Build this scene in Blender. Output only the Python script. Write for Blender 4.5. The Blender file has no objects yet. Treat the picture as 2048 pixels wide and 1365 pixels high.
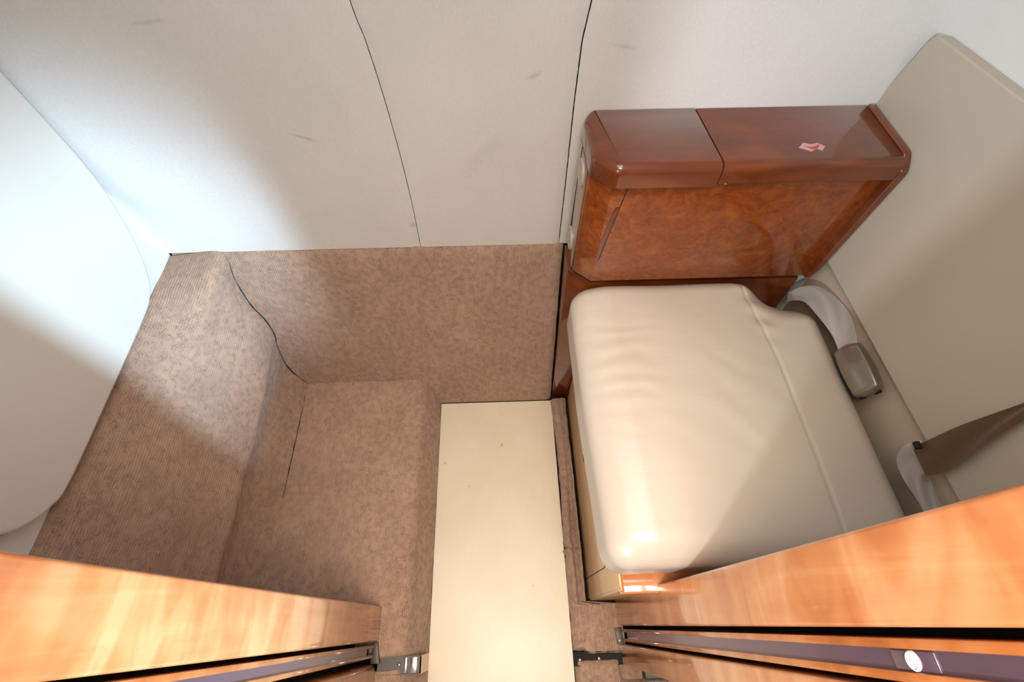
import bpy, bmesh, math, random
from mathutils import Vector, Matrix, noise
random.seed(4)
sc = bpy.context.scene
COL = sc.collection

# ------------------------------------------------------------------ camera
FPX, PX, PY = 924.0, 1024.0, 682.5
pitch_down = math.pi/2 - math.atan2(569, 924)
yaw = -math.atan2(59, 1762)
cam = bpy.data.cameras.new('camera'); cam_o = bpy.data.objects.new('camera', cam); COL.objects.link(cam_o)
cam.sensor_width = 36; cam.lens = 36*FPX/2048; cam.clip_start = .01
cam_o.location = (0, 0, 1.35); cam_o.rotation_euler = (math.pi/2 - pitch_down, 0, yaw)
sc.camera = cam_o

# ------------------------------------------------------------------ world, lights, exposure
sc.view_settings.view_transform = 'Standard'; sc.view_settings.look = 'None'
sc.view_settings.gamma = 1; sc.view_settings.use_curve_mapping = False
sc.view_settings.exposure = -0.17
w = bpy.data.worlds.new('cabin_air'); sc.world = w; w.use_nodes = True
w.node_tree.nodes['Background'].inputs[0].default_value = (.88, .88, .88, 1)
w.node_tree.nodes['Background'].inputs[1].default_value = .44

def aim(o, to): o.rotation_euler = (Vector(to) - o.location).to_track_quat('-Z', 'Y').to_euler()
def area(name, loc, to, sx, sy, power, col, spread=180):
    l = bpy.data.lights.new(name, 'AREA'); l.shape = 'RECTANGLE'; l.size = sx; l.size_y = sy
    l.energy = power; l.color = col; l.spread = math.radians(spread)
    o = bpy.data.objects.new(name, l); COL.objects.link(o); o.location = loc; aim(o, to); return o
def spot(name, loc, to, power, col, cone, blend, rad):
    l = bpy.data.lights.new(name, 'SPOT'); l.energy = power; l.color = col
    l.spot_size = math.radians(cone); l.spot_blend = blend; l.shadow_soft_size = rad
    o = bpy.data.objects.new(name, l); COL.objects.link(o); o.location = loc; aim(o, to); return o
# daylight from the two cabin windows across the aisle, through the door opening
spot('window_light_right', (1.5, -1.61, 1.30), (-.74, .53, .62), 920, (.52, .77, 1.0), 16, .75, .12)
spot('window_light_left', (-1.25, -1.57, 1.55), (.45, .45, .72), 200, (.76, .88, 1.0), 30, .7, .10)
# warm ceiling lamps over the aisle and over the lavatory
area('aisle_ceiling_lamp', (0, -.16, 1.78), (0, .0, 0), .5, .3, 9.5, (1.0, .84, .68), 110)
area('lavatory_ceiling_lamp', (0, .35, 1.7), (0, .35, 0), .7, .4, 4.5, (.90, .95, 1.0))

# ------------------------------------------------------------------ materials
def lin(r, g, b):
    f = lambda c: (c/255/12.92) if c/255 <= .04045 else ((c/255+.055)/1.055)**2.4
    return (f(r), f(g), f(b), 1)
class NT:
    def __init__(s, name):
        s.m = bpy.data.materials.new(name); s.m.use_nodes = True; s.t = s.m.node_tree
        s.b = s.t.nodes['Principled BSDF']; s.tc = s.n('ShaderNodeTexCoord').outputs['Object']
    def n(s, kind, **kw):
        x = s.t.nodes.new(kind)
        for k, v in kw.items(): setattr(x, k, v)
        return x
    def link(s, a, b): s.t.links.new(a, b)
    def mapping(s, scale=(1,1,1), rot=(0,0,0), src=None):
        m = s.n('ShaderNodeMapping'); s.link(src or s.tc, m.inputs[0])
        m.inputs['Scale'].default_value = scale; m.inputs['Rotation'].default_value = rot; return m.outputs[0]
    def noise(s, vec, scale, detail=3, rough=.5, dist=0):
        x = s.n('ShaderNodeTexNoise'); s.link(vec, x.inputs['Vector'])
        x.inputs['Scale'].default_value = scale; x.inputs['Detail'].default_value = detail
        x.inputs['Roughness'].default_value = rough; x.inputs['Distortion'].default_value = dist; return x.outputs[0]
    def wave(s, vec, scale, dist=0, dscale=1, prof='SIN', axis='X'):
        x = s.n('ShaderNodeTexWave', bands_direction=axis, wave_profile=prof); s.link(vec, x.inputs['Vector'])
        x.inputs['Scale'].default_value = scale; x.inputs['Distortion'].default_value = dist
        x.inputs['Detail Scale'].default_value = dscale; return x.outputs[1]
    def ramp(s, fac, stops):
        r = s.n('ShaderNodeValToRGB'); s.link(fac, r.inputs[0]); e = r.color_ramp.elements
        e[0].position, e[0].color = stops[0]; e[1].position, e[1].color = stops[-1]
        for p, c in stops[1:-1]: q = e.new(p); q.color = c
        return r.outputs[0]
    def mix(s, fac, a, b, mode='MIX'):
        x = s.n('ShaderNodeMix', data_type='RGBA', blend_type=mode)
        for i, v in ((0, fac), (6, a), (7, b)):
            if isinstance(v, (int, float, tuple)): x.inputs[i].default_value = v
            else: s.link(v, x.inputs[i])
        return x.outputs[2]
    def math(s, op, a, b=0.0):
        x = s.n('ShaderNodeMath', operation=op)
        for i, v in ((0, a), (1, b)):
            if isinstance(v, (int, float)): x.inputs[i].default_value = v
            else: s.link(v, x.inputs[i])
        return x.outputs[0]
    def bump(s, h, strength, dist=.002):
        x = s.n('ShaderNodeBump'); x.inputs['Strength'].default_value = strength; x.inputs['Distance'].default_value = dist
        s.link(h, x.inputs['Height']); s.link(x.outputs[0], s.b.inputs['Normal'])
    def set(s, **kw):
        for k, v in kw.items():
            i = s.b.inputs[k.replace('_', ' ')]
            if isinstance(v, (int, float, tuple)): i.default_value = v
            else: s.link(v, i)
        return s.m

def carpet(name, ribrot, tint=(1, 1, 1)):
    N = NT(name)
    uvn = N.n('ShaderNodeUVMap'); uvn.uv_map = 'UVMap'; uvo = uvn.outputs[0]
    big = N.noise(N.tc, 8, 4, .6)
    ribs = N.wave(uvo, 62, 1.2, 3, axis=ribrot)
    c = N.ramp(big, [(.3, lin(168, 135, 114)), (.7, lin(187, 153, 131))])
    sq = N.noise(N.mapping((1, .6, .6)), 200, 1.5, .5, 2.2)
    ridge = N.ramp(N.math('ABSOLUTE', N.math('SUBTRACT', sq, .5)), [(0, (1,1,1,1)), (.014, (1,1,1,1)), (.045, (0,0,0,1))])
    patch = N.ramp(N.noise(N.tc, 75, 3), [(.40, (0,0,0,1)), (.60, (1,1,1,1))])
    marks = N.math('MULTIPLY', ridge, patch)
    c = N.mix(N.math('MULTIPLY', marks, .42), c, lin(94, 64, 44))
    c = N.mix(N.math('MULTIPLY', N.math('MULTIPLY', ribs, N.math('SUBTRACT', 1, marks)), .22), c, lin(212, 184, 158))
    fine = N.noise(N.tc, 800, 2)
    c = N.mix(N.math('MULTIPLY', fine, .35), c, lin(118, 90, 70))
    h = N.math('SUBTRACT', N.math('ADD', N.math('MULTIPLY', ribs, .45), N.math('MULTIPLY', fine, .6)), N.math('MULTIPLY', marks, .8))
    N.bump(h, .8, .0018)
    return N.set(Base_Color=c, Roughness=.95, Sheen_Weight=.2, Specular_IOR_Level=.12)

def fabric_wall(name):
    N = NT(name)
    big = N.noise(N.tc, 3.5, 4, .55)
    c = N.ramp(big, [(.3, lin(214, 209, 203)), (.7, lin(224, 219, 213))])
    fuzz = N.noise(N.mapping((1, 1, .35)), 420, 3, .7)
    ribs = N.wave(N.tc, 150, 1.5, 4)
    c = N.mix(N.math('MULTIPLY', fuzz, .38), c, lin(176, 170, 164))
    # scuffs, each with its own place on the wall
    sep = N.n('ShaderNodeSeparateXYZ'); N.link(N.tc, sep.inputs[0])
    wob = N.math('MULTIPLY', N.math('SUBTRACT', N.noise(N.tc, 60, 3), .5), 1.6)
    for (x, z, rx, rz, k, ang) in [(.062, .946, .016, .006, .34, .5), (-.345, .845, .035, .0035, .33, -.35), (-.19, .628, .009, .009, .30, 0),
                              (-.491, 1.030, .03, .004, .22, .1), (.2, .985, .03, .004, .22, -.2), (-.03, .80, .06, .02, .10, .8)]:
        dx = N.math('SUBTRACT', sep.outputs[0], x); dz = N.math('SUBTRACT', sep.outputs[2], z)
        ca, sa = math.cos(ang), math.sin(ang)
        u = N.math('ADD', N.math('MULTIPLY', dx, ca/rx), N.math('MULTIPLY', dz, sa/rx))
        t = N.math('ADD', N.math('MULTIPLY', dx, -sa/rz), N.math('MULTIPLY', dz, ca/rz))
        d = N.math('SQRT', N.math('ADD', N.math('MULTIPLY', u, u), N.math('MULTIPLY', t, t)))
        f = N.math('SUBTRACT', 1, N.math('ADD', d, wob)); f.node.use_clamp = True
        c = N.mix(N.math('MULTIPLY', f, k), c, lin(105, 95, 88))
    h = N.math('ADD', N.math('MULTIPLY', fuzz, .7), N.math('MULTIPLY', ribs, .3))
    N.bump(h, .45, .0014)
    return N.set(Base_Color=c, Roughness=.9, Sheen_Weight=.2, Specular_IOR_Level=.2)

def leather(name, col, rough=.38, coat=.25, wr=.15):
    N = NT(name)
    c = N.mix(N.noise(N.tc, 5, 3), tuple(list(a*.94 for a in col[:3])+[1]), tuple(list(min(1, a*1.05) for a in col[:3])+[1]))
    g = N.noise(N.tc, 700, 2)
    wv = N.noise(N.mapping((1, 5, 1)), 9, 3, .5, .8)
    N.bump(N.math('ADD', N.math('MULTIPLY', g, .12), N.math('MULTIPLY', wv, wr*2)), .35, .003)
    return N.set(Base_Color=c, Roughness=rough, Coat_Weight=coat, Coat_Roughness=.3)

def burl(name):
    N = NT(name)
    a = N.noise(N.mapping((1, 1, 1.25)), 15, 7, .68, 2.6)
    b = N.noise(N.mapping((1, 1, 1), (0, .5, 0)), 70, 5, .7, 1.2)
    cl = N.noise(N.tc, 7, 3)
    c = N.ramp(a, [(.30, lin(80, 32, 7)), (.5, lin(124, 56, 15)), (.70, lin(158, 84, 28))])
    c = N.mix(.35, c, N.ramp(b, [(.35, lin(84, 32, 8)), (.65, lin(158, 82, 26))]))
    c = N.mix(N.math('MULTIPLY', cl, .35), c, lin(120, 50, 18))
    return N.set(Base_Color=c, Roughness=.32, Coat_Weight=1.0, Coat_Roughness=.07, Specular_IOR_Level=.15)

def figured(name, ax=(1, 1, .12), base=(208, 136, 84), dark=(178, 100, 56), light=(230, 172, 122)):
    N = NT(name)
    a = N.noise(N.mapping(ax), 22, 5, .6, 1.2)
    fl = N.noise(N.mapping((1, 1, 3.2), (.35, .3, 0)), 5.5, 3, .5, 1.0)
    c = N.ramp(a, [(.3, lin(*dark)), (.55, lin(*base)), (.75, lin(*light))])
    c = N.mix(.55, c, N.ramp(fl, [(.32, lin(*dark)), (.5, lin(*base)), (.66, lin(*light))]))
    return N.set(Base_Color=c, Roughness=.3, Coat_Weight=1.0, Coat_Roughness=.06, Coat_IOR=1.6, Specular_IOR_Level=.2)

def plain(name, col, rough=.5, metal=0, coat=0, bumpk=0):
    N = NT(name)
    n = N.noise(N.tc, 60, 3)
    c = N.mix(N.math('MULTIPLY', n, .3), col, tuple([a*.82 for a in col[:3]]+[1]))
    if bumpk: N.bump(N.noise(N.tc, 400, 2), bumpk, .001)
    return N.set(Base_Color=c, Roughness=rough, Metallic=metal, Coat_Weight=coat, Coat_Roughness=.08)

M = dict(
    carpet_back=carpet('taupe carpet, ribs upright', 'Y'),
    carpet_flat=carpet('taupe carpet, ribs along the floor', 'X'),
    carpet_slope=carpet('taupe carpet, ribs along the slope', 'X'),
    wallfab=fabric_wall('off white woven wall cloth'),
    pad=leather('white wall pad leather', lin(214, 209, 200), .5, .08, .02),
    bulk=plain('white bulkhead laminate', lin(215, 213, 208), .5),
    seat=leather('cream seat leather', lin(190, 175, 157), .38, .35, .2),
    back=leather('beige backrest leather', lin(178, 167, 148), .5, .1, .03),
    strip=leather('beige lower back leather', lin(180, 165, 142), .5, .1, .03),
    burl=burl('varnished burl veneer'),
    jamb=figured('varnished figured cherry'),
    edge=figured('varnished cherry edging', (1, 1, .1), (186, 110, 56), (150, 78, 36), (208, 138, 82)),
    rim=figured('varnished cherry rim', (.2, 1, 1), (100, 44, 14), (78, 32, 9), (118, 56, 20)),
    tan=plain('tan laminate', lin(206, 168, 122), .4, 0, .3),
    floor=None, dark=plain('black gap', (.004, .003, .003, 1), .8), gap=plain('dark seam felt', (.02, .016, .013, 1), .95),
    metal=plain('dark grey steel', lin(84, 80, 76), .5, .6), bright=plain('bright steel', lin(225, 222, 215), .18, 1),
    chan=plain('aluminium channel tinted with violet reflection', lin(116, 96, 112), .32, .5, .4),  # violet of the channel is a reflection put into its base colour
    buckle=plain('bronze lacquered buckle', lin(128, 116, 100), .3, .45, 1.0),
    web=None, disc=plain('ivory plastic', lin(176, 166, 154), .4, 0, .3), white=plain('white plastic', lin(232, 232, 230), .35), torn=plain('torn sticker paper', lin(186, 150, 144), .5),
    red=plain('red sticker ink', lin(190, 60, 60), .5), sidepan=plain('glossy brown side tinted with wall reflection', lin(140, 104, 82), .25, 0, 1.0),  # side tone carries the white sidewall's muted reflection in its colour
)
def mk_floor():
    N = NT('cream vinyl floor')
    c = N.ramp(N.noise(N.tc, 6, 4), [(.3, lin(214, 200, 174)), (.7, lin(224, 212, 188))])
    g = N.noise(N.mapping((1, .12, 1)), 160, 3)
    c = N.mix(N.math('MULTIPLY', g, .18), c, lin(196, 174, 138))
    dots = N.ramp(N.noise(N.tc, 42, 1), [(0, (1,1,1,1)), (.21, (1,1,1,1)), (.225, (0,0,0,1))])
    c = N.mix(N.math('MULTIPLY', dots, .5), c, lin(150, 110, 70))
    N.bump(N.noise(N.tc, 300, 2), .08, .001)
    return N.set(Base_Color=c, Roughness=.42, Coat_Weight=.2, Coat_Roughness=.3)
def mk_web(name, a, b):
    N = NT(name)
    u = N.n('ShaderNodeUVMap').outputs[0]
    wv = N.wave(N.mapping((1, 1, 1), (0, 0, .6), u), 14, 0, 1)
    c = N.mix(N.math('MULTIPLY', wv, .3), a, b)
    N.bump(wv, .3, .0006)
    return N.set(Base_Color=c, Roughness=.42, Sheen_Weight=.4)
M['floor'] = mk_floor()
M['web'] = mk_web('silvery grey belt webbing', lin(214, 206, 198), lin(168, 154, 142))
M['web2'] = mk_web('brown belt webbing', lin(128, 94, 58), lin(94, 64, 34))

# ------------------------------------------------------------------ mesh helpers
def obj(name, bm, mat, parent=None, smooth=True, ang=40):
    me = bpy.data.meshes.new(name); bm.normal_update(); bm.to_mesh(me); bm.free()
    me.materials.append(M[mat] if isinstance(mat, str) else mat)
    if smooth:
        me.polygons.foreach_set('use_smooth', [True]*len(me.polygons))
        me.set_sharp_from_angle(angle=math.radians(ang))
    o = bpy.data.objects.new(name, me); COL.objects.link(o)
    if parent:
        o.parent = parent; o.matrix_parent_inverse = Matrix.Translation(-parent.location)
    return o
def thing(name, label, cat, loc=(0, 0, 0), group=None):
    o = bpy.data.objects.new(name, None); COL.objects.link(o); o.location = loc; o.empty_display_size = .05
    tag(o, label, cat, group); return o
def tag(o, label, cat, group=None):
    o['label'] = label; o['category'] = cat
    if group: o['group'] = group
    return o
def struct(o): o['kind'] = 'structure'; return o
def bevel(bm, w, seg=3, sel=None, ang=30):
    es = [e for e in bm.edges if (sel(e) if sel else (len(e.link_faces) == 2 and e.calc_face_angle(0) > math.radians(ang)))]
    if es and w > 0: bmesh.ops.bevel(bm, geom=es, offset=w, segments=seg, profile=.5, affect='EDGES', clamp_overlap=True)
    return bm
def box(x0, x1, y0, y1, z0, z1, b=0, seg=3, bm=None):
    bm = bm or bmesh.new()
    t = bmesh.new()
    bmesh.ops.create_cube(t, size=1)
    for v in t.verts: v.co = Vector(((x0+x1)/2+v.co.x*(x1-x0), (y0+y1)/2+v.co.y*(y1-y0), (z0+z1)/2+v.co.z*(z1-z0)))
    if b: bevel(t, b, seg)
    me = bpy.data.meshes.new('t'); t.to_mesh(me); t.free(); bm.from_mesh(me); bpy.data.meshes.remove(me)
    return bm
def prism(pts, ax, a, b, bev=0, seg=3):
    """pts 2D outline extruded along ax from a to b. ax z: (x,y); ax y: (x,z); ax x: (y,z)"""
    f = {'z': lambda p, t: (p[0], p[1], t), 'y': lambda p, t: (p[0], t, p[1]), 'x': lambda p, t: (t, p[0], p[1])}[ax]
    bm = bmesh.new()
    A = [bm.verts.new(f(p, a)) for p in pts]; B = [bm.verts.new(f(p, b)) for p in pts]
    bm.faces.new(A); bm.faces.new(B[::-1]); n = len(pts)
    for i in range(n): bm.faces.new((A[i], B[i], B[(i+1) % n], A[(i+1) % n]))
    bmesh.ops.recalc_face_normals(bm, faces=bm.faces)
    if bev: bevel(bm, bev, seg)
    return bm
def rnd(pts, rads, seg=6):
    """round the corners of a polygon"""
    out = []; n = len(pts)
    for i, p in enumerate(pts):
        r = rads[i] if isinstance(rads, (list, tuple)) else rads
        p = Vector(p); a = Vector(pts[i-1])-p; b = Vector(pts[(i+1) % n])-p
        if r <= 0: out.append(tuple(p)); continue
        h = a.angle(b)/2; d = min(r/math.tan(h), a.length*.49, b.length*.49)
        s, e = p+a.normalized()*d, p+b.normalized()*d
        for k in range(seg+1):
            t = k/seg; out.append(tuple((1-t)**2*s+2*t*(1-t)*p+t*t*e))
    return out
def smooth_line(pts, n):
    """Catmull-Rom through 2D/3D points, n samples"""
    P = [Vector(p) for p in pts]; P = [2*P[0]-P[1]]+P+[2*P[-1]-P[-2]]; out = []
    m = len(pts)-1
    for i in range(n):
        t = i/(n-1)*m; k = min(int(t), m-1); f = t-k
        a, b, c, d = P[k:k+4]
        out.append(.5*((2*b)+(c-a)*f+(2*a-5*b+4*c-d)*f*f+(3*b-a-3*c+d)*f**3))
    return out
def resample(pts, n):
    P = [Vector(p) for p in pts]; L = [0]
    for a, b in zip(P, P[1:]): L.append(L[-1]+(b-a).length)
    out = []; k = 0
    for i in range(n):
        s = L[-1]*i/(n-1)
        while k < len(L)-2 and L[k+1] < s: k += 1
        out.append(P[k].lerp(P[k+1], (s-L[k])/max(1e-9, L[k+1]-L[k])))
    return out
def grid(rows, thick=None, bm=None):
    bm = bm or bmesh.new(); V = [[bm.verts.new(p) for p in r] for r in rows]
    for i in range(len(V)-1):
        for j in range(len(V[0])-1): bm.faces.new((V[i][j], V[i+1][j], V[i+1][j+1], V[i][j+1]))
    mid = rows[len(rows)//2]; U = [0]; W = [0]
    for a, b in zip(mid, mid[1:]): U.append(U[-1]+(Vector(b)-Vector(a)).length)
    cj = len(mid)//2
    for a, b in zip(rows, rows[1:]): W.append(W[-1]+(Vector(b[cj])-Vector(a[cj])).length)
    uv = bm.loops.layers.uv.new('UVMap'); pos = {V[i][j]: (U[j], W[i]) for i in range(len(V)) for j in range(len(V[0]))}
    for f in bm.faces:
        for l in f.loops:
            if l.vert in pos: l[uv].uv = pos[l.vert]
    if thick:
        bmesh.ops.recalc_face_normals(bm, faces=bm.faces)
        bmesh.ops.solidify(bm, geom=bm.faces[:], thickness=thick)
    bmesh.ops.recalc_face_normals(bm, faces=bm.faces)
    return bm
def disc(c, axis, r, h, seg=28, profile=None, bm=None):
    """turned disc: profile [(radius factor, height)]"""
    bm = bm or bmesh.new(); axis = Vector(axis).normalized(); q = axis.to_track_quat('Z', 'Y')
    prof = profile or [(1, 0), (1, h*.7), (.86, h), (.80, h), (.76, h*.8), (0, h*.8)]
    rings = []
    for (f, z) in prof:
        if f == 0: rings.append([bm.verts.new(Vector(c)+q @ Vector((0, 0, z)))]); continue
        rings.append([bm.verts.new(Vector(c)+q @ Vector((r*f*math.cos(2*math.pi*k/seg), r*f*math.sin(2*math.pi*k/seg), z))) for k in range(seg)])
    for a, b in zip(rings, rings[1:]):
        for k in range(seg):
            if len(b) == 1: bm.faces.new((a[k], a[(k+1) % seg], b[0]))
            else: bm.faces.new((a[k], a[(k+1) % seg], b[(k+1) % seg], b[k]))
    bmesh.ops.recalc_face_normals(bm, faces=bm.faces)
    return bm
def ribbon(cs, ws, width, n=48, m=10, thick=.0014, crease=0, widths=None):
    """strap through centres cs with width directions ws (arrays of 3D), with uv for the weave"""
    C = smooth_line(cs, n); W = smooth_line(ws, n)
    bm = bmesh.new(); uv = bm.loops.layers.uv.new('UVMap'); V = []
    for i, (c, w_) in enumerate(zip(C, W)):
        if widths: width = smooth_line([(q, 0) for q in widths], n)[i].x
        T = (C[min(i+1, n-1)]-C[max(i-1, 0)]).normalized(); w_ = (w_-T*w_.dot(T)).normalized(); nn = T.cross(w_)
        V.append([bm.verts.new(c+w_*(width*(j/(m-1)-.5))+nn*(crease*math.sin(math.pi*j/(m-1)*2+i*.15)*math.sin(math.pi*i/(n-1)))) for j in range(m)])
    for i in range(n-1):
        for j in range(m-1):
            f = bm.faces.new((V[i][j], V[i+1][j], V[i+1][j+1], V[i][j+1]))
            for l, (a, b) in zip(f.loops, ((i, j), (i+1, j), (i+1, j+1), (i, j+1))): l[uv].uv = (b/(m-1), a/(n-1)*4)
    bmesh.ops.solidify(bm, geom=bm.faces[:], thickness=thick)
    bmesh.ops.recalc_face_normals(bm, faces=bm.faces)
    return bm
def sstep(a, b, x):
    t = max(0.0, min(1.0, (x-a)/(b-a))); return t*t*(3-2*t)

YW = .745                                   # sidewall
ZB = .566                                   # top of the carpeted lower panel
XL, XR = -.755, .672                        # bulkheads
def lean(z): return .607 + .243*z           # face of the carpeted lower panel

# ------------------------------------------------------------------ structure
def wallx(x, z): return wally(z) - .021*sstep(-.50, -.75, x)*sstep(.60, .86, z)
def wally(z): return YW - .5*max(0, z-1.08)**2*2.2 - .0 if z > 1.08 else YW
fl = struct(obj('floor', box(-.203, .145, -.75, .6045, -.02, 0), 'floor'))
sub = struct(obj('floor', box(-1.0, 1.2, -1.9, .9, -.06, -.022), 'gap'))
# sidewall: three cloth panels on a dark backing that shows in the two seams
back = bmesh.new()
rows = []
for i in range(30):
    z = i*.047
    rows.append([(XL-.05, wally(z)+.030, z), (XR+.06, wally(z)+.030, z)])
wall = struct(obj('wall_back', grid(rows, .012), 'gap'))
seamL0 = [(-.185, .561), (-.1815, .68), (-.182, .80), (-.186, .91), (-.193, 1.0), (-.202, 1.07), (-.22, 1.37)]
seamR = [(.133, .561), (.132, .716), (.130, .903), (.131, .996), (.138, 1.05), (.14, 1.37)]
seamL = [(p.x, p.y) for p in smooth_line(seamL0, 60)]
def sx(S, z):
    for a, b in zip(S, S[1:]):
        if z <= b[1]: return a[0]+(b[0]-a[0])*(z-a[1])/(b[1]-a[1])
    return S[-1][0]
def wobble(z, k): return .0006*noise.noise(Vector((z*90, k, 0)))
for name, fl_, fr_ in (('wall_panel', lambda z: XL, lambda z: sx(seamL, z)-.0006+.5*wobble(z, 1)),
                     ('wall_panel', lambda z: sx(seamL, z)+.0006+.5*wobble(z, 5), lambda z: sx(seamR, z)-.0010+wobble(z, 9)),
                     ('wall_panel', lambda z: sx(seamR, z)+.0010+wobble(z, 13), lambda z: XR+.001)):
    R_ = []
    for i in range(110):
        z = ZB-.004 + i*.0072
        a, b = fl_(z), fr_(z); r = []
        for j in range(30):
            x = a+(b-a)*j/29
            e = min(x-a, b-x)
            edge = .003*math.exp(-max(0, e)/.0025)
            r.append((x, wallx(x, z)+edge*(0 if (a == XL and x-a < .01) or x > XR-.01 else 1), z))
        R_.append(r)
    obj(name, grid(R_), 'wallfab', wall)
struct(obj('wall_left', box(XL-.03, XL, .06, YW+.0, 0, 1.35), 'bulk'))
struct(obj('wall_right', box(XR, XR+.03, .06, YW+.0, 0, 1.35), 'bulk'))

# ------------------------------------------------------------------ door frames and sliding doors
def jamb(n, x, s, y0, y1, z0, zt=1.62, r=.004, mat='jamb'):
    # s=+1: body to the right of x
    a, b = (x, x+.05) if s > 0 else (x-.05, x)
    t = struct(obj(n, box(a, b, y0, y1, z0, zt, r, 3), mat))
    return t
jamb('trim_1', -.300, -1, -.021, .048, .112)
jamb('trim_2', .260, 1, -.010, .053, .002)
jamb('trim_3', -.300, -1, -.115, -.062, .112, r=.012)
jamb('trim_4', .264, 1, -.090, -.047, .002, r=.003)
struct(obj('wall_front', box(-.90, -.348, .006, .040, 0, 1.62), 'bulk'))
struct(obj('wall_front', box(.308, 1.0, .006, .045, 0, 1.62), 'bulk'))
# pocket linings (dark) behind the gaps
struct(obj('wall_pocket_left', box(-.90, -.352, -.115, .004, 0, 1.62), 'dark'))
struct(obj('wall_pocket_right', box(.316, 1.0, -.090, .004, 0, 1.62), 'dark'))
struct(obj('trim_5', box(.305, 1.0, -.118, -.0925, 0, .03, .003), 'metal'))

def pocket_door(n, x, s, y0, y1, z0, latch):
    D = bpy.data.objects.new(n, None); COL.objects.link(D); D.location = (x, (y0+y1)/2, z0); D['kind'] = 'structure'
    e = .0065; d = .03
    def bx(xa, xb, *r, **k): return box(min(xa, xb), max(xa, xb), *r, **k)
    obj('door_slab', bx(x+s*d, x+s*(d+.012), y0, y1, z0, 1.6), 'rim', D)
    obj('edge_strip', bx(x, x+s*d, y0, y0+e, z0, 1.6, .0012, 2), 'edge', D)
    obj('edge_strip', bx(x, x+s*d, y1-e, y1, z0, 1.6, .0012, 2), 'edge', D)
    obj('edge_channel', bx(x+s*.003, x+s*d, y0+e, y1-e, z0+.045, 1.6), 'chan', D)
    obj('channel_end', bx(x+s*.012, x+s*d, y0+e, y1-e, z0, z0+.044), 'dark', D)
    if latch:
        L = obj('latch', disc((x+s*.003, (y0+y1)/2, .972), (-s, 0, 0), .0060, .003), 'white', D)
        obj('latch_plate', bx(x+s*.0018, x+s*.0032, y0+e+.0008, y1-e-.0008, .952, .992, .0006, 2), 'chan', D)
    return D
pocket_door('door_1', -.306, -1, -.051, -.0265, .125, False)
pocket_door('door_2', .268, 1, -.0425, -.0165, .012, True)

# floor tracks of the sliding doors: steel channel + screws
def track(x0, x1, y0, y1, z, lab, screws, blocks, matn='metal'):
    t = thing('door_track', lab, 'door track', ((x0+x1)/2, (y0+y1)/2, z))
    bm = box(x0, x1, y0, y1, z-.012, z-.008)
    box(x0, x1, y0, y0+.0015, z-.008, z-.002, bm=bm); box(x0, x1, y1-.0015, y1, z-.008, z-.002, bm=bm)
    obj('channel', bm, matn, t, smooth=False)
    for (x, y) in screws: obj('screw', disc((x, y, z-.008), (0, 0, 1), .0042, .0035, profile=[(1, 0), (1, .0012), (.75, .003), (.4, .0036), (0, .0036)]), 'bright', t)
    for (a, b) in blocks: obj('guide_block', box(a, b, y0+.002, y1-.002, z-.008, z-.002, .001, 2), 'bright', t)
    return t
track(-.300, -.2032, -.084, -.050, .112, 'steel sliding door track between two pieces of taupe carpet, left of the cream floor', [(-.252, -.066)], [(-.240, -.234), (-.226, -.212)])
track(.146, .262, -.088, -.060, .018, 'steel sliding door track crossing the carpet right of the cream floor', [(.206, -.0745), (.160, -.076)], [], 'gap')
obj('end_strip', box(-.2065, -.2025, -.084, -.050, .0, .104), 'tan', bpy.data.objects['door_track'])
g = thing('door_guide', 'dark grey metal floor guide at the foot of the right sliding door', 'door guide', (.266, -.03, 0))
obj('bracket', prism([(.249, -.014), (.253, -.048), (.267, -.050), (.267, -.012)], 'z', .017, .024, .001, 2), 'metal', g)
obj('screw', disc((.258, -.040, .024), (0, 0, 1), .0028, .002), 'bright', g)
g = thing('door_guide', 'dark grey metal floor guide at the foot of the left sliding door', 'door guide', (-.300, -.04, .112))
obj('bracket', prism([(-.300, -.022), (-.312, -.022), (-.312, -.062), (-.292, -.062), (-.297, -.04)], 'z', .113, .121, .001, 2), 'metal', g)
obj('screw', disc((-.297, -.052, .121), (0, 0, 1), .0026, .002), 'bright', g)

# ------------------------------------------------------------------ carpeted parts on the left and at the back
def jit(p, k=.0008, f=55): return Vector(p)+Vector((noise.noise(Vector(p)*f), noise.noise(Vector(p)*f+Vector((7, 3, 1))), noise.noise(Vector(p)*f+Vector((1, 9, 5)))))*k
# back kick panel: leaning slab with a softly rolled top
rows = []
prof = [(.004, -.004)] + [(0, z+.001) for z in [i*.02 for i in range(28)]] + [(.001, .554), (.004, .5625), (.010, .5665), (.020, .5675), (.024, .5675)]
xs = [XL+.004+i*.012 for i in range(75)]
xs = [x for x in xs if x < .139]+[.1432]
for x in xs:
    r = []
    for (dy, z) in prof:
        top = .003*math.exp(-((x+.6)/.06)**2) + .003*math.exp(-((x-.08)/.1)**2)*1.6 - .001
        zz = z + (top if z > .5 else 0)
        edge = .008*math.exp(-(.1432-x)/.004)
        r.append(jit((x, lean(z)+dy+edge, zz), .0012*sstep(-.01, .08, z), 30))
    rows.append(r)
kp = obj('carpeted_kick_panel', grid(rows, None), 'carpet_back')
tag(kp, 'taupe carpeted lower wall panel between the white sidewall and the cream floor', 'carpeted panel')

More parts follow.
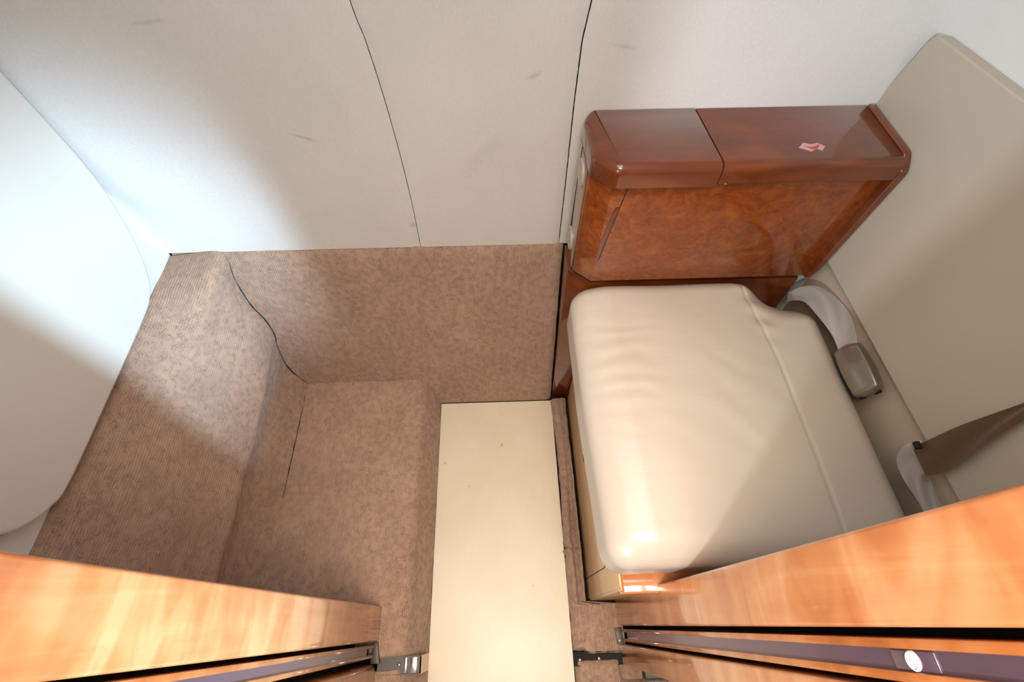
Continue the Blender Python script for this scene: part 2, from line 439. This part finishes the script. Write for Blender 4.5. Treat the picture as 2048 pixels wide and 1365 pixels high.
# sloping ledge along the left bulkhead
Bp = smooth_line([(-.754, .556), (-.70, .562), (-.655, .566), (-.634, .560), (-.630, .54), (-.638, .487), (-.632, .41), (-.616, .36), (-.612, .31), (-.620, .265), (-.622, .19), (-.605, .14), (-.585, .108)], 240)
Np = smooth_line([(-.754, .556), (-.737, .52), (-.712, .465), (-.688, .41), (-.664, .355), (-.641, .308), (-.625, .279), (-.6185, .262), (-.624, .236), (-.625, .20), (-.612, .155), (-.596, .122), (-.584, .106)], 240)
Bp = resample([tuple(p) for p in Bp], 90); Np = resample([tuple(p) for p in Np], 90)
rows = []
NY = 70
for i in range(NY):
    t = i/(NY-1); r = []
    for a, b in zip(Bp, Np):
        zz = b.y
        y = .02 + t*(.742-.02)
        k = sstep(.50, .73, y)
        p = b.lerp(a, k)
        yb = lean(p.y)-.0005
        y2 = .02 + t*(yb-.02)
        r.append(jit((p.x, y2, p.y), .003, 22) if 0 < i < NY-1 else Vector((p.x, y2, p.y)))
    rows.append(r)
lg = obj('carpeted_ledge', grid(rows), 'carpet_slope')
tag(lg, 'taupe carpeted sloping ledge along the left wall under the white wall pad', 'carpeted ledge')

def dark_tube(pts, rad, name, parent, mat='gap', seg=6, vary=0):
    bm = bmesh.new(); rings = []; P = [Vector(p) for p in pts]
    for i, p in enumerate(P):
        T = (P[min(i+1, len(P)-1)]-P[max(i-1, 0)]).normalized(); a = T.orthogonal().normalized(); b = T.cross(a)
        R = rad*max(.15, 1+vary*noise.noise(p*40))*min(1, .25+i/12, .25+(len(P)-1-i)/12)
        rings.append([bm.verts.new(p+(a*math.cos(t)+b*math.sin(t))*R) for t in [2*math.pi*k/seg for k in range(seg)]])
    for a, b in zip(rings, rings[1:]):
        k0 = min(range(seg), key=lambda k: (b[k].co-a[0].co).length)
        for k in range(seg): bm.faces.new((a[k], a[(k+1) % seg], b[(k0+k+1) % seg], b[(k0+k) % seg]))
    bmesh.ops.recalc_face_normals(bm, faces=bm.faces)
    return obj(name, bm, mat, parent)
dark_tube([(b.x+.0012, lean(b.y)-.0012, b.y) for b in Bp[22:]], .0013, 'seam_shade', lg, vary=.9)  # dark tube added for the shaded gap between ledge and kick panel
dark_tube([(-.5865, .30+i*.0083, .1115) for i in range(40)], .0009, 'seam_shade', lg, vary=1.4)  # same stand-in for the shade in the crease above the step

# low step
sp = [(-.612, .111), (-.4, .113), (-.262, .113)] + [(-.262+.03*math.sin(a), .083+.03*math.cos(a)) for a in [i*math.pi/2*.85/7 for i in range(1, 8)]] + [(-.222, .060), (-.212, .035), (-.2035, .004)]
sp = resample(sp, 80)
def step(y0, y1, name, lab, nfront=True):
    rows = []; n = max(8, int((y1-y0)/.012)) if y1 < .3 else 60
    for i in range(n):
        t = i/(n-1); r = []
        for p in sp:
            ye = lean(p.y)-.0005 if y1 > .3 else y1
            y = y0+t*(ye-y0); z = p.y; e = (y-y0) if nfront else (ye-y)
            z -= .006*math.exp(-max(0, e)/.004)*(1 if p.y > .05 else 0)
            r.append(jit((p.x, y, z), .002, 26))
        rows.append(r)
    # a turned-down edge facing the track
    k = 0 if nfront else -1
    low = [Vector((p.x, p.y, max(0, p.z-.02))) for p in rows[k]]
    rows = ([low]+rows) if nfront else (rows+[low])
    return tag(obj(name, grid(rows), 'carpet_flat'), lab, 'carpeted step')
step(-.052, .62, 'carpeted_step', 'low taupe carpeted step between the sloping ledge and the cream floor')
step(-.24, -.076, 'carpeted_step', 'small taupe carpet piece in front of the left door track, at the bottom edge', False)

# floor carpet on the right: narrow rolled strip by the seat base that widens at the doorway
rows = []
NS = 90
for i in range(NS):
    t = i/(NS-1); y = .600 - t*(.600+.058); y00 = y
    widen = 1.0 if y < .045 else 0.0
    kink = math.exp(-((y-.165)/.018)**2)
    xl = .1425 + .004*t + .006*kink*math.sin(y*300)
    if y > .17: xl += .006*sstep(.17, .3, y)*math.sin((y-.17)/.43*math.pi)
    xr = .186*(1-widen) + .272*widen
    if y > .5: xl += 0
    h = (.030*(1-widen)+.019*widen) + .006*kink
    r = []
    for j in range(26):
        s = j/25; x = xl+(xr-xl)*s; y = y00 - .0095*sstep(.17, .185, x)*sstep(.05, -.05, y00) - .002*noise.noise(Vector((x*90, 2, 0)))
        roll = math.sqrt(max(0, 1-(1-min(1, s*(xr-xl)/.018))**2))
        fold = -.012*(1-widen)*math.exp(-((x-xl-.026)/.006)**2) + .005*(1-widen)*math.sin(x*200+y*9)
        z = h*roll + fold*roll
        z -= .016*math.exp(-(y00+.058)/.004)*roll
        r.append(jit((x, y, max(.001, z)), .0018, 40))
    rows.append(r)
rs = tag(obj('carpet_strip', grid(rows), 'carpet_flat'), 'narrow taupe carpet strip rolled up beside the seat base, right of the cream floor', 'carpet strip')
rows = []
for i in range(34):
    y = -.0745-i*.006; r = []
    for j in range(34):
        x = .147+(j/33)*.30
        s = min(1, (x-.147)/.016); z = .018*math.sqrt(1-(1-s)**2); z -= .014*math.exp(-(-.0745-y)/.004)*(z/.018)
        if x > .25 and y > -.118: z = min(z, .004)
        r.append(jit((x, y, max(.0, z)), .0018, 40))
    rows.append(r)
tag(obj('carpet_strip', grid(rows), 'carpet_flat'), 'taupe aisle carpet in front of the right door track, at the bottom edge', 'carpet strip')

# ------------------------------------------------------------------ left wall pad
pts = [(.721, 1.30), (.721, .90), (.7185, .83), (.710, .77), (.693, .713), (.671, .659), (.636, .605), (.600, .582), (.552, .575), (.40, .572), (.232, .571), (.185, .583), (.145, .618), (.124, .67), (.118, .74), (.118, 1.30)]
out = []
for a, b in zip(pts, pts[1:]): pass
sm = smooth_line(pts[1:-1], 90)
poly = [pts[0]]+[tuple(p) for p in sm]+[pts[-1]]
bm = prism(poly, 'x', XL+.0005, XL+.030)
fr = lambda e: all(abs(v.co.x-(XL+.030)) < 1e-5 for v in e.verts)
bevel(bm, .009, 5, fr)
wp = thing('wall_pad', 'large white padded panel with rounded lower corners on the left wall', 'wall pad', (XL, .4, .571))
obj('cushion', bm, 'pad', wp, ang=50)
# thin dark piping between pad and wall
pp = [Vector((XL+.0075, y, z)) for (y, z) in poly]
bm = bmesh.new(); rings = []
for i, p in enumerate(pp):
    T = (pp[min(i+1, len(pp)-1)]-pp[max(i-1, 0)]).normalized(); Nn = Vector((1, 0, 0)); Bn = T.cross(Nn)
    rings.append([bm.verts.new(p+(Nn*math.cos(a)+Bn*math.sin(a))*.0050) for a in [k*math.pi/4 for k in range(8)]])
for a, b in zip(rings, rings[1:]):
    for k in range(8): bm.faces.new((a[k], a[(k+1) % 8], b[(k+1) % 8], b[k]))
bmesh.ops.recalc_face_normals(bm, faces=bm.faces)
obj('piping', bm, 'gap', wp)['label'] = 'dark edge piping'

# ------------------------------------------------------------------ armrest cabinet
AX0, AX1, AY0 = .151, .650, .611
ar = thing('armrest_cabinet', 'glossy burl wood armrest cabinet with a fold-out lid, behind the cream seat cushion', 'cabinet', (.4, .68, 0))
body = [(AX0, YW-.004), (AX0, .641), (.186, AY0), (AX1, AY0), (AX1, YW-.004)]
bm = prism(body, 'z', .588, .846, .002, 2); obj('body', bm, 'burl', ar)
# plinth below, set back under the body; lowest part slopes with the carpet panel
bm = prism([(.153, .740), (.153, .668), (.192, .636), (AX1, .640), (AX1, .740)], 'z', .56, .589, 0); obj('plinth', bm, 'rim', ar)
bm = bmesh.new()
for (z0, z1) in ((0, .56),):
    pA = [(.1463, .660), (.1463, .62), (.200, .606), (.65, .606), (.65, .660)]
    pB = [(.1463, .742), (.1463, .668), (.195, .628), (.65, .628), (.65, .742)]
    A = [bm.verts.new((x, y, z0)) for x, y in pA]; B = [bm.verts.new((x, y, z1)) for x, y in pB]
    bm.faces.new(A); bm.faces.new(B)
    for i in range(5): bm.faces.new((A[i], B[i], B[(i+1) % 5], A[(i+1) % 5]))
bmesh.ops.recalc_face_normals(bm, faces=bm.faces)
obj('lower_body', bevel(bm, .0015, 2), 'rim', ar)
# side panel with a seam and two round grips
obj('side_panel', prism([(.650, .592), (.738, .592), (.738, .838), (.650, .838)], 'x', AX0-.0035, AX0, .001, 2), 'sidepan', ar)
obj('side_seam', prism([(.7105, .592), (.7125, .592), (.7115, .838), (.7095, .838)], 'x', AX0-.0042, AX0-.0030), 'dark', ar)
for z, y in ((.806, .6835), (.632, .6945)):
    obj('grip', disc((AX0-.0035, y, z), (-1, 0, 0), 0.0255, .0035, 36, [(1, 0), (1, .0018), (.93, .0035), (.72, .0030), (.66, .0018), (.55, .0026), (0, .0028)]), 'disc', ar)
# caps: fixed cap with the cut-off corner, and the hinged lid
CX = .338
def roundtop(poly, z0, z1, w, seg, weights):
    """prism with a rounded-over top; weights: 0..1 per edge (edge i runs from vertex i to i+1)"""
    n = len(poly); P = [Vector(p) for p in poly]
    area_ = sum(P[i].x*P[(i+1) % n].y-P[(i+1) % n].x*P[i].y for i in range(n)); sgn = 1 if area_ > 0 else -1
    def off(d):
        out = []
        for i in range(n):
            a, b, c = P[i-1], P[i], P[(i+1) % n]
            e1, e2 = (b-a).normalized(), (c-b).normalized()
            n1, n2 = Vector((-e1.y, e1.x))*sgn, Vector((-e2.y, e2.x))*sgn
            d1, d2 = d*weights(a, b), d*weights(b, c)
            det = n1.x*n2.y-n1.y*n2.x
            if abs(det) < .02: out.append(b+(n1*d1+n2*d2)/2)
            else: out.append(b+Vector(((d1*n2.y-d2*n1.y)/det, (n1.x*d2-n2.x*d1)/det)))
        return out
    bm = bmesh.new(); lay = [(P, z0), (P, z1-w)]
    for k in range(1, seg+1):
        t = k/seg*math.pi/2; lay.append((off(w*(1-math.cos(t))), z1-w+w*math.sin(t)))
    R_ = [[bm.verts.new((p.x, p.y, z)) for p in q] for q, z in lay]
    bm.faces.new(R_[0]); bm.faces.new(R_[-1])
    for a, b in zip(R_, R_[1:]):
        for i in range(n): bm.faces.new((a[i], a[(i+1) % n], b[(i+1) % n], b[i]))
    bmesh.ops.recalc_face_normals(bm, faces=bm.faces)
    return bm
cap = rnd([(CX-.0012, .7448), (.1465, .7448), (.1475, .629), (.184, .592), (CX+.010, .592)], [0, .024, .020, .020, 0])
def cw(a, b):
    if a.x > CX-.003 and b.x > CX-.003: return 0
    return .12+.88*max(0, min(1, (.7449-(a.y+b.y)/2)/.016))
obj('fixed_cap', roundtop(cap, .846, .886, .0155, 8, cw), 'rim', ar, ang=50)
lidp = [(CX+.0012, .7435), (CX+.0125, .5935), (.637, .5935), (.637, .7435)]
lid = obj('hinged_lid', roundtop(lidp, .850, .885, .015, 8, lambda a, b: 1 if (a.y < .6 and b.y < .6) else (.12 if not (a.y > .74 and b.y > .74) else 0)), 'rim', ar, ang=50)
obj('seam_lining', prism([(CX-.004, .742), (CX+.008, .597), (CX+.014, .597), (CX+.004, .742)], 'z', .847, .880), 'dark', ar)
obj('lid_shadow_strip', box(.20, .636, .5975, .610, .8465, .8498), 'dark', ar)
# end trim frame along the backrest
et = [(.7435, .888), (.612, .888), (.5905, .866), (.597, .62), (.604, .588), (.7435, .588)]
bm = prism(rnd(et, [.004, .02, .02, .03, .006, 0]), 'x', .6375, .651); bevel(bm, .004, 4)
obj('end_trim', bm, 'rim', ar)
# narrow flap seam on the front face
fd = thing  # (kept readable below)
bm = prism([(.2135, .846), (.2150, .846), (.1925, .655), (.1910, .655)], 'y', AY0-.0006, AY0+.0004); obj('flap_seam', bm, 'dark', ar)
obj('flap', prism([(.200, .790), (.2072, .790), (.1915, .660), (.1868, .660), (.1868, .70)], 'y', AY0-.0014, AY0+.001, .0005, 2), 'rim', ar)
obj('release_button', disc((.372, AY0-.001, .8405), (0, -1, 0), .0036, .003), 'white', ar)
# torn sticker on the lid
random.seed(9)
st = obj('sticker', prism([(.478, .632), (.489, .644), (.501, .640), (.512, .643), (.521, .634), (.513, .624), (.505, .629), (.495, .622), (.486, .628)], 'z', .8850, .8856), 'torn', ar); st['label'] = 'torn white sticker'
ink = obj('sticker_ink', prism([(.488, .637), (.497, .632), (.508, .636), (.514, .639), (.508, .630), (.497, .627)], 'z', .8856, .8859), 'red', st)

# ------------------------------------------------------------------ seat base
sb = thing('seat_box', 'tan and cherry wood box under the cream seat cushion', 'seat base', (.42, .33, 0))
obj('carcass', box(.199, .655, .058, .602, 0, .414), 'tan', sb)
obj('side_panel', box(.194, .200, .050, .600, 0, .417, .002, 2), 'tan', sb)
bm = bmesh.new(); x = .1932
box(x, .1942, .094, .0955, 0, .30, bm=bm)
obj('panel_seam', bm, 'dark', sb)
obj('panel_seam', prism([(.094, .2985), (.58, .2985), (.58, .30), (.094, .30)], 'x', x, .1942), 'dark', sb)
obj('finger_hole', disc((.194, .356, .20), (-1, 0, 0), .013, .0006, 28, [(1, 0), (1, .0006), (.92, .0006), (.92, -.0), (0, -.0)]), 'dark', sb)
obj('front_panel', box(.1965, .655, .046, .058, 0, .414, .001, 2), 'tan', sb)
obj('front_rim', box(.198, .66, .040, .075, .376, .421, .004, 3), 'jamb', sb)

# ------------------------------------------------------------------ seat cushion
def cushion():
    X0, X1, Y0, Y1, Z0, Z1 = .146, .648, .068, .622, .424, .580
    nx, ny, nz = 150, 110, 24; r = .040
    bm = bmesh.new(); vs = {}
    def V(i, j, k):
        if (i, j, k) in vs: return vs[(i, j, k)]
        p = Vector((X0+(X1-X0)*i/nx, Y0+(Y1-Y0)*j/ny, Z0+(Z1-Z0)*k/nz))
        vs[(i, j, k)] = bm.verts.new(p); return vs[(i, j, k)]
    for i in range(nx):
        for j in range(ny):
            for k in (0, nz): bm.faces.new((V(i, j, k), V(i+1, j, k), V(i+1, j+1, k), V(i, j+1, k)))
    for i in range(nx):
        for k in range(nz):
            for j in (0, ny): bm.faces.new((V(i, j, k), V(i+1, j, k), V(i+1, j, k+1), V(i, j, k+1)))
    for j in range(ny):
        for k in range(nz):
            for i in (0, nx): bm.faces.new((V(i, j, k), V(i, j+1, k), V(i, j+1, k+1), V(i, j, k+1)))
    bmesh.ops.recalc_face_normals(bm, faces=bm.faces)
    c = Vector(((X0+X1)/2, (Y0+Y1)/2, (Z0+Z1)/2)); h = Vector(((X1-X0)/2, (Y1-Y0)/2, (Z1-Z0)/2))
    def seamx(y): return .520 + .0 - .016*sstep(.40, .60, y)
    for v in bm.verts:
        p = v.co-c; q = Vector([max(-h[a]+r, min(h[a]-r, p[a])) for a in range(3)])
        d = p-q
        if d.length > 1e-7: p = q+d.normalized()*min(r, max(abs(d[0]), abs(d[1]), abs(d[2])))
        v.co = p+c
        x, y, z = v.co; topk = sstep(.47, .57, z)
        sxx = seamx(y)
        # dipped rear right corner of the skirt part
        dip = .100*sstep(.0, .11, (x-sxx+.005))*sstep(.50, .625, y)
        # crown
        u, w_ = (x-X0)/(X1-X0), (y-Y0)/(Y1-Y0)
        crown = .010*math.sin(math.pi*min(1, max(0, u)))*math.sin(math.pi*min(1, max(0, w_)))
        # sewn seam
        groove = .0022*math.exp(-((x-sxx)/.0026)**2)
        # wrinkles running across at the rear left, soft dents
        wl = math.exp(-((x-.215)/.075)**2)*math.exp(-((y-.42)/.11)**2)
        wr = .0008*wl*math.sin(y*170+18*(x-.2)+3*noise.noise(v.co*18)) + .0022*noise.noise(v.co*9)
        wr += .0005*math.exp(-((x-.40)/.12)**2)*math.exp(-((y-.33)/.12)**2)*math.sin((y*.8+x*.6)*95+3*noise.noise(v.co*12))
        puck = .0022*math.exp(-((x-sxx-.01)/.02)**2)*math.sin(y*120)*sstep(.42, .5, y)
        v.co.z = Z0+(z-Z0)*(1-dip/(Z1-Z0))
        v.co.z += topk*(crown - groove + wr + puck) - .014*topk*(1-sstep(.146, .225, x)) - .006*topk*(1-sstep(.07, .12, y))
        # slight outward taper: left edge a little further in near the door
        v.co.x += .010*(1-u)*sstep(.40, .07, y)
    return bm
sc_ = thing('seat_cushion', 'wrinkled cream leather seat cushion on the box base beside the armrest cabinet', 'seat cushion', (.40, .33, .42))
obj('cushion', cushion(), 'seat', sc_, ang=80)
# stitched seam line
pts = [(.520-.016*sstep(.40, .60, y)) for y in [.10+i*.0125 for i in range(40)]]

# ------------------------------------------------------------------ backrest and strip below
br = thing('backrest', 'beige leather backrest standing against the right wall behind the seat', 'backrest', (.66, .4, .56))
bp = rnd([(.746, .655), (.746, .93), (.735, 1.006), (.50, 1.020), (-.05, 1.030), (-.05, .660), (.56, .650), (.6, .652)], [0, .05, .028, 0, 0, 0, 0, 0])
bp = [(y, z) for y, z in bp]
bp = rnd([(.7435, .640), (.7435, .925), (.728, 1.006), (.50, 1.021), (.062, 1.030), (.062, .660)], [.004, .06, .022, 0, 0, .004], 8)
bm = prism(bp, 'x', .652, XR-.001)
bevel(bm, .0145, 6, lambda e: all(abs(v.co.x-.652) < 1e-5 for v in e.verts))
obj('cushion', bm, 'back', br, ang=50)
obj('lower_strip', prism([(.622, .44), (.622, .645), (.062, .664), (.062, .44)], 'x', .667, XR-.001, .002, 2), 'strip', br)

# ------------------------------------------------------------------ seat belts
b1 = thing('seat_belt', 'seat belt half with bronze buckle tucked between seat cushion and backrest', 'seat belt', (.65, .4, .58), 'seat belts')
obj('webbing', ribbon([(.630, .598, .530), (.634, .583, .560), (.638, .558, .590), (.640, .520, .608), (.640, .480, .617), (.640, .445, .617), (.640, .418, .610)],
                      [(.3, .6, .7), (.4, .6, .7), (.6, .35, .65), (.75, .2, .6), (.78, .05, .6), (.75, -.05, .65), (.7, 0, .7)], .042, 60, 14, crease=.006, widths=[.022, .030, .040, .046, .044, .036, .030]), 'web', b1)
# buckle: pillow shape
bm = bmesh.new(); bmesh.ops.create_cube(bm, size=2); bmesh.ops.subdivide_edges(bm, edges=bm.edges[:], cuts=11, use_grid_fill=True)
for v in bm.verts:
    p = v.co; l = max(abs(p.x), abs(p.y), abs(p.z)); q = p.normalized()*l
    m = Vector((p.x*.2+q.x*.8, p.y*.5+q.y*.5, p.z*.45+q.z*.55)); v.co = m
Rm = Matrix.Rotation(math.radians(28), 4, 'Y')
for v in bm.verts:
    v.co = Vector((v.co.x*.018, v.co.y*.053, v.co.z*.027))
    v.co = Rm @ v.co + Vector((.642, .374, .608))
obj('buckle', bm, 'buckle', b1, ang=80)
bm = bmesh.new(); box(-.004, .004, -.003, .003, -.018, .018, .002, 2, bm=bm)
for v in bm.verts: v.co = Rm @ v.co + Vector((.642, .325, .608))
obj('buckle_slot', bm, 'dark', b1)
b2 = thing('seat_belt', 'brown seat belt strap hanging folded over the backrest near the doorway', 'seat belt', (.65, .18, .6), 'seat belts')
obj('webbing', ribbon([(.6455, .212, .93), (.6450, .209, .85), (.644, .204, .78), (.640, .198, .72), (.635, .193, .672), (.631, .194, .650)],
                      [(.5, .9, 0), (.4, .9, 0), (.25, .95, .0), (.1, 1, .05), (.0, 1, .15), (0, 1, .3)], .046, 60, 12, crease=.003, widths=[.012, .016, .028, .042, .048, .044]), 'web2', b2)
obj('webbing_tail', ribbon([(.641, .200, .668), (.636, .196, .652), (.635, .189, .636), (.638, .176, .624), (.642, .152, .619), (.645, .120, .618), (.647, .085, .616)],
                      [(.2, -.9, .3), (.3, -.8, .2), (.45, -.6, .3), (.65, -.2, .6), (.74, 0, .65), (.7, .1, .7), (.7, 0, .7)], .04, 60, 14, crease=.006, widths=[.046, .054, .050, .036, .026, .024, .026]), 'web', b2)['label'] = 'pale folded tail of the strap'
obj('fold_hole', disc((.628, .219, .664), (0, 1, 0), .0048, .0025, 20, [(1, -.01), (1, 0), (0, 0)]), 'dark', b2)  # black disc standing in for the dark hole inside the strap's fold
